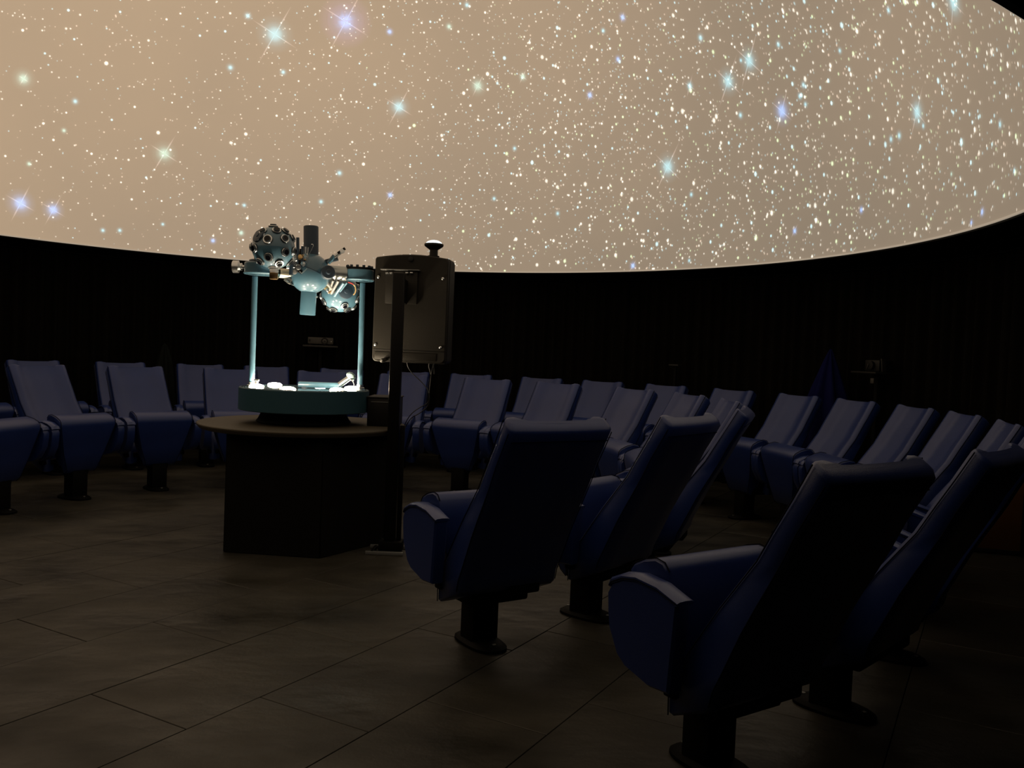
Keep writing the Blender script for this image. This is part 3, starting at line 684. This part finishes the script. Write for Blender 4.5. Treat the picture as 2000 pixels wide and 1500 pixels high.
# ------------------------------------------------------------------ black pole stand carrying the fisheye projector casing
YP = 5.50
pb0 = at(763, 1075, YP); px0 = (at(783, 535, YP).x + pb0.x) / 2 ; P0 = Vector((at(780.5, 540, YP).x, YP - .02, 0))
stand = empty('pole_stand', P0); tag(stand, 'tall black square pole on a flat foot in front of the round table', 'stand')
mb = MB(); mb.box(P0 + Vector((0, 0, .05 + 1.745 / 2)), (.072, .072, 1.745), bev=.006); pole = mb.build('pole', M['pole'], stand)
mb = MB(); mb.box(P0 + Vector((.055, .015, .42)), (.030, .03, .80), bev=.004); mb.build('side_post', M['blackmetal'], stand)
mb = MB(); mb.box(P0 + Vector((.01, .0, .045)), (.15, .12, .066), bev=.006); mb.build('foot_block', M['blackmetal'], stand)
for (dx, dy, sx, sy) in ((-.02, -.085, .24, .022), (-.02, .10, .24, .022), (-.10, .0, .02, .18)):
    mb = MB(); mb.box(P0 + Vector((dx, dy, .011)), (sx, sy, .022), bev=.003); mb.build('foot_bar', M['grey'] if sy < .03 else M['blackmetal'], stand)
YB = 5.80
c_bl, c_br, c_tl, c_tr = at(723.5, 704, YB), at(868, 712, YB - .02), at(729, 500, YB), at(881, 504, YB - .02)
bc = (c_bl + c_br + c_tl + c_tr) / 4; BW, BH, BD = .507, .711, .24; yaw = math.radians(7)
Rz = Matrix.Rotation(-yaw, 3, 'Z')
def bl(x, y, z): return Vector((bc.x, YB, bc.z)) + Rz @ Vector((x, y, z))
casing = empty('fisheye_projector', Vector((bc.x, YB + .1, bc.z))); tag(casing, 'upright brown-black projector casing on the pole with a glowing fisheye lens on top', 'projector')
# body outline: rounded bottom corners, gently arched top
out = []
for a in range(0, 91, 15): out.append((BW / 2 - .03 + .03 * math.sin(math.radians(a)), -BH / 2 + .03 - .03 * math.cos(math.radians(a))))
out += [(BW / 2, BH / 2 - .028)]
for a in range(0, 91, 30): out.append((BW / 2 - .018 + .018 * math.cos(math.radians(a)), BH / 2 - .020 + .018 * math.sin(math.radians(a))))
for k in range(1, 8): t = k / 8; out.append((BW / 2 - .018 - (BW - .036) * t, BH / 2 - .002 + .022 * math.sin(PI * t)))
for a in range(90, 181, 30): out.append((-BW / 2 + .018 + .018 * math.cos(math.radians(a)), BH / 2 - .020 + .018 * math.sin(math.radians(a))))
for a in range(0, 91, 15): out.append((-BW / 2 + .03 - .03 * math.cos(math.radians(a)), -BH / 2 + .03 - .03 * math.sin(math.radians(a))))
mb = MB(); rs = []
for y, s_ in ((0, .975), (.010, 1), (BD - .012, 1), (BD, .97)):
    rs.append(mb.ring([bl(x * s_, y, z * (1 - (1 - s_) * BW / BH)) for x, z in out]))
for a, b in zip(rs, rs[1:]): mb.join(a, b)
mb.cap(rs[0], True); mb.cap(rs[-1]); body = mb.build('casing', M['box'], casing, ang=25)
mb = MB(); rs = []
for y in (.05, .20): rs.append(mb.ring([bl(x * 1.012, y, z * 1.008) for x, z in out]))
mb.join(rs[0], rs[1]); mb.cap(rs[0], True); mb.cap(rs[1]); mb.build('shell_band', M['boxside'], casing, ang=25)
def fpt(px, py): p = at(px, py, YB - .012); q = Rz.inverted() @ (p - Vector((bc.x, YB, bc.z))); return q.x, q.z
x0, z0 = fpt(751, 592); x1, z1 = fpt(817, 530)
mb = MB(); mb.box(bl((x0 + x1) / 2, -.012, (z0 + z1) / 2), (abs(x1 - x0), .024, abs(z1 - z0)), Rz, .003); plate = mb.build('mount_plate', M['box'], casing)
mb = MB(); mb.box(bl((x0 + x1) / 2 - .01, -.024, z1 + .004), (abs(x1 - x0) + .05, .040, .007), Rz, .002); mb.build('lip', M['grey'], plate)
for px in (757, 765, 797, 806): 
    a, b = fpt(px, 534); mb = MB(); mb.box(bl(a, -.040, b), (.020, .02, .010), Rz, .002); mb.build('clip', M['silver'], plate)
mb = MB(); pc = P0 + Vector((0, .036, 1.66)); pe = bl((x0 + x1) / 2, -.02, (z0 + z1) / 2); mb.box((pc + pe) / 2, (.06, max(.02, abs(pe.y - pc.y)) + .01, .16), bev=.004); mb.build('arm_bracket', M['blackmetal'], casing)
for (px, py) in ((736, 540), (866, 545), (730, 673), (861, 679)):
    a, b = fpt(px, py); o_ = bl(a, -.001, b); mb = MB(); mb.lathe(o_, Rz @ Vector((0, -1, 0)), [(0, .010), (.006, .010), (.010, .006), (.012, .001)], 14); mb.build('screw', M['silver'], casing)
a, b = fpt(749, 703); mb = MB(); mb.lathe(bl(a, 0, b), Rz @ Vector((-.15, -1, -.1)), [(0, .014), (.05, .014), (.058, .008)], 18); mb.build('knob', M['projgrey'], casing)
a, b = fpt(802, 506); mb = MB(); mb.lathe(bl(a, 0, b), Rz @ Vector((0, -1, 0)), [(0, .017), (.012, .017), (.014, .010)], 18); mb.build('knob', M['blackplastic'], casing)
a, b = fpt(725, 682); a2, b2 = fpt(868, 688); mb = MB(); mb.box(bl(0, -.0015, (b + b2) / 2), (BW * .97, .005, .004), Rz, .001); mb.build('trim_strip', M['boxside'], casing)
mb = MB(); mb.box(bl(-.02, -.002, -BH / 2 + .040), (BW * .84, .006, .050), Rz, .002); mb.build('lower_panel', M['box'], casing)
# fisheye lens tower
lt = at(849, 494, YB + .1); lx = at(847, 466, YB + .1)
mb = MB(); mb.lathe(Vector((lx.x + .004, lt.y, bc.z + BH / 2 + .008)), (0, 0, 1), [(0, .040), (.018, .040), (.020, .029), (.058, .028), (.062, .034), (.080, .060), (.088, .066), (.098, .066), (.102, .058)], 36); tower = mb.build('lens_barrel', M['blackplastic'], casing)
zt = bc.z + BH / 2 + .008 + .098
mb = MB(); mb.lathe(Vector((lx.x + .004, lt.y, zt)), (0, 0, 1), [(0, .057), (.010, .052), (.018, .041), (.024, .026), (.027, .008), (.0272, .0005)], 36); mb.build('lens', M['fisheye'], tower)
# plugs and cables
def wires(name, lab, pts, Y, r):
    P = [at(x, y, Y) for x, y in pts]; out_ = []
    for i in range(len(P) - 1):
        a, b = P[max(i - 1, 0)], P[min(i + 2, len(P) - 1)]
        for t in (0, .33, .66): out_.append(.5 * ((2 * P[i]) + (P[i + 1] - a) * t + (2 * a - 5 * P[i] + 4 * P[i + 1] - b) * t * t + (-a + 3 * P[i] - 3 * P[i + 1] + b) * t ** 3))
    out_.append(P[-1]); mb = MB(); mb.tube(out_, r, 8); o = mb.build(name, M['rubber']); return tag(o, lab, 'cable')
YW = YB + .03
wires('cable', 'thin black cable curving down from the bottom middle of the pole-mounted casing', [(795, 708), (797, 717), (805, 729), (820, 743), (832, 756), (837, 766), (838, 780), (833, 789), (820, 796), (806, 806), (797, 817), (791, 829), (787, 838)], YW - .03, .0030)
wires('cable', 'black cable dropping from the plugs at the casing lower right corner', [(846, 712), (844, 722), (842, 734), (840, 750), (838, 770), (838, 786), (832, 797), (818, 808), (805, 815), (797, 825), (790, 838)], YW + .012, .0030)
for (dx, nm) in ((839, 0), (849, 1)):
    mb = MB(); mb.tube([at(dx, 706, YW + .02), at(dx - 1, 716, YW + .02), at(dx - 1 + (4 if nm == 0 else 0), 731, YW + .02)], .006, 8); mb.build('plug', M['shelf'], casing)
# control box on the table beside the base
cbx = Vector((CX + .535, CY + .10, .785)); ctl = empty('control_box', cbx); tag(ctl, 'black control box standing on the tan table right of the star projector', 'box')
mb = MB(); mb.box(cbx + Vector((0, 0, .095)), (.20, .30, .19), bev=.006); cb2 = mb.build('housing', M['blackplastic'], ctl)
mb = MB(); mb.box(cbx + Vector((0, 0, .1945)), (.212, .312, .009), bev=.003); mb.build('lid', M['boxside'], ctl)
mb = MB(); mb.box(cbx + Vector((0, -.152, .165)), (.15, .006, .004), bev=.001); mb.build('edge_strip', M['grey'], ctl)

# ------------------------------------------------------------------ things by the curtain
def face_in(deg): return math.radians(deg + 90)            # local +y looks outwards
def stand_proj(name, deg, r, z, w_, h_, d_, lab1, cat1, lab2):
    b = polar(r, deg); a = math.radians(deg); Rm = Matrix.Rotation(a - PI / 2, 3, 'Z')
    T = lambda x, y, zz: b + Rm @ Vector((x, y, zz))
    st = empty('shelf_stand', b); tag(st, lab1, cat1)
    mb = MB(); mb.box(T(0, 0, z - .012), (w_ * 1.38, d_ * 1.2, .022), Rm, .003); mb.build('shelf', M['shelf'], st)
    mb = MB(); mb.box(T(0, .02, (z - .02) / 2 + .01), (.04, .04, z - .03), Rm, .004); mb.build('post', M['postblack'], st)
    mb = MB(); mb.box(T(0, .02, .012), (.26, .18, .02), Rm, .004); mb.build('foot', M['postblack'], st)
    pr = empty(name, b + Vector((0, 0, z))); tag(pr, lab2, 'projector')
    mb = MB(); mb.box(T(0, 0, z + h_ / 2 + .014), (w_, d_, h_), Rm, .008); body_ = mb.build('casing', M['projgrey'], pr)
    for sx in (-1, 1):
        mb = MB(); mb.cyl(T(sx * w_ * .4, -d_ * .35, z), T(sx * w_ * .4, -d_ * .35, z + .016), .012, n=12); mb.build('foot', M['blackplastic'], pr)
    c = T(w_ * .16, -d_ / 2, z + h_ / 2 + .010)
    mb = MB(); mb.lathe(c + Rm @ Vector((0, .02, 0)), Rm @ Vector((0, -1, 0)), [(0, h_ * .52), (.035, h_ * .52), (.036, h_ * .42), (.02, h_ * .40)], 28); rg = mb.build('lens_ring', M['blackplastic'], pr)
    mb = MB(); mb.lathe(c, Rm @ Vector((0, -1, 0)), [(0, h_ * .36), (.014, h_ * .34), (.018, h_ * .15), (.020, h_ * .02)], 24); lo = mb.build('lens_cover', M['projgrey'], rg)
    mb = MB(); mb.lathe(c, Rm @ Vector((0, -1, 0)), [(.018, h_ * .10), (.024, h_ * .09)], 14); mb.build('lens', M['lens'], rg)
    mb = MB(); mb.box(T(-w_ * .43, -d_ / 2 - .001, z + h_ * .7), (.018, .006, h_ * .36), Rm, .001); mb.build('vent', M['blackplastic'], pr)
    mb = MB(); mb.lathe(T(w_ * .42, -d_ / 2, z + h_ * .6), Rm @ Vector((0, -1, 0)), [(0, .006), (.004, .005)], 10); mb.build('sensor', M['white'], pr)
    return T
stand_proj('video_projector', 101.6, 4.93, 1.325, .305, .083, .24, 'thin grey shelf on a black post behind the seats, seen between projector legs', 'shelf', 'grey video projector with round lens on the shelf between the star projector legs')
# right shelf with a small device
deg = 21.0; b = polar(4.93, deg); Rm = Matrix.Rotation(math.radians(deg) - PI / 2, 3, 'Z'); T = lambda x, y, z: b + Rm @ Vector((x, y, z))
zs = 1.275
st = empty('shelf_stand', b); tag(st, 'dark shelf on a post by the curtain, right of the blue cloth', 'shelf')
mb = MB(); mb.box(T(-.02, 0, zs), (.30, .24, .016), Rm, .003); mb.build('shelf', M['boxside'], st)
mb = MB(); mb.box(T(0, .03, zs / 2), (.04, .04, zs - .02), Rm, .004); mb.build('post', M['postblack'], st)
mb = MB(); mb.box(T(0, .03, .012), (.24, .18, .02), Rm, .004); mb.build('foot', M['postblack'], st)
mb = MB(); mb.box(T(.10, -.125, zs - .07), (.04, .006, .045), Rm, .002); mb.build('tag', M['projgrey'], st)
pr = empty('video_projector', b + Vector((0, 0, zs + .008))); tag(pr, 'small dark projector on the right shelf with two faint silver edges', 'projector')
mb = MB(); mb.box(T(.02, .02, zs + .062), (.17, .16, .10), Rm, .008); mb.build('casing', M['blackplastic'], pr)
mb = MB(); mb.lathe(T(.02, -.055, zs + .065), Rm @ Vector((0, -1, 0)), [(0, .038), (.03, .036), (.031, .028)], 22); rg = mb.build('lens_ring', M['blackplastic'], pr)
mb = MB(); mb.box(T(.115, -.02, zs + .068), (.012, .05, .115), Rm @ Matrix.Rotation(math.radians(-8), 3, 'Y'), .002); mb.build('side_bracket', M['shelf'], pr)
mb = MB(); mb.box(T(.0, -.086, zs + .055), (.010, .012, .05), Rm @ Matrix.Rotation(math.radians(20), 3, 'Y'), .002); mb.build('hinge', M['shelf'], pr)
# small wall box whose top edge glints
deg = 49.4; b = polar(4.94, deg); Rm = Matrix.Rotation(math.radians(deg) - PI / 2, 3, 'Z'); T = lambda x, y, z: b + Rm @ Vector((x, y, z))
st = empty('equipment_stand', b); tag(st, 'faint dark stand by the curtain whose top edge glints above the seats', 'stand')
mb = MB(); mb.box(T(0, 0, 1.262), (.12, .10, .016), Rm, .004); mb.build('top_plate', M['shelf'], st)
mb = MB(); mb.box(T(0, 0, .62), (.03, .03, 1.25), Rm, .004); mb.build('post', M['postblack'], st)
mb = MB(); mb.box(T(0, 0, .012), (.24, .2, .02), Rm, .004); mb.build('foot', M['postblack'], st)
# cloths gathered to a point, falling in folds
def cone_cloth(name, deg, r, zt, prof, m, lab, nf):
    b = polar(r, deg); mb = MB(); prev = None; n = nf * 8
    for z, rad in prof:
        rg = mb.ring([b + Vector((rad * (1 + .22 * math.sin(nf * 2 * PI * i / n + z)) * math.cos(2 * PI * i / n), rad * (1 + .22 * math.sin(nf * 2 * PI * i / n + z)) * math.sin(2 * PI * i / n), z)) for i in range(n)])
        if prev: mb.join(prev, rg)
        else: mb.cap(rg)
        prev = rg
    mb.cap(prev, True)
    return tag(mb.build(name, m, ang=180), lab, 'cloth')
cone_cloth('draped_cloth', 25.6, 4.78, 1.47, [(1.475, .006), (1.44, .022), (1.36, .05), (1.25, .085), (1.12, .125), (1.0, .16), (.8, .185), (.4, .205), (.0, .22)], M['bluecloth'], 'dark blue cloth hanging in a narrow cone before the black curtain', 7)
cone_cloth('draped_cloth', 122.8, 4.80, 1.3, [(1.275, .006), (1.24, .028), (1.16, .05), (1.06, .075), (.8, .10), (.4, .13), (.0, .15)], M['greencloth'], 'faint grey-green cloth hanging behind the second seat from the left', 6)
# orange-brown panel at the right edge
pA = onz(1915, 1077, 0); pB = onz(2000, 1085, 0); dd = (pB - pA).normalized(); nn = Vector((dd.y, -dd.x, 0))
ctr_ = (pA + pB) / 2 + dd * .06; inw = (Vector((CX, CY, 0)) - ctr_).normalized(); ctr_ += inw * .16
pn = empty('wooden_panel', ctr_); tag(pn, 'dark orange-brown wooden panel standing at the right photo edge', 'panel')
Rm = Matrix(((dd.x, -nn.x, 0), (dd.y, -nn.y, 0), (0, 0, 1)))
mb = MB(); mb.box(ctr_ + Vector((0, 0, .35)) - nn * .02, (.62, .03, .66), Rm, .004); mb.build('board', M['orange'], pn)
mb = MB(); mb.box(ctr_ + Vector((0, 0, .02)) - nn * .02, (.62, .035, .035), Rm, .003); mb.build('foot_rail', M['blackplastic'], pn)

for o in bpy.data.objects:
    if '_w' in o: del o['_w']
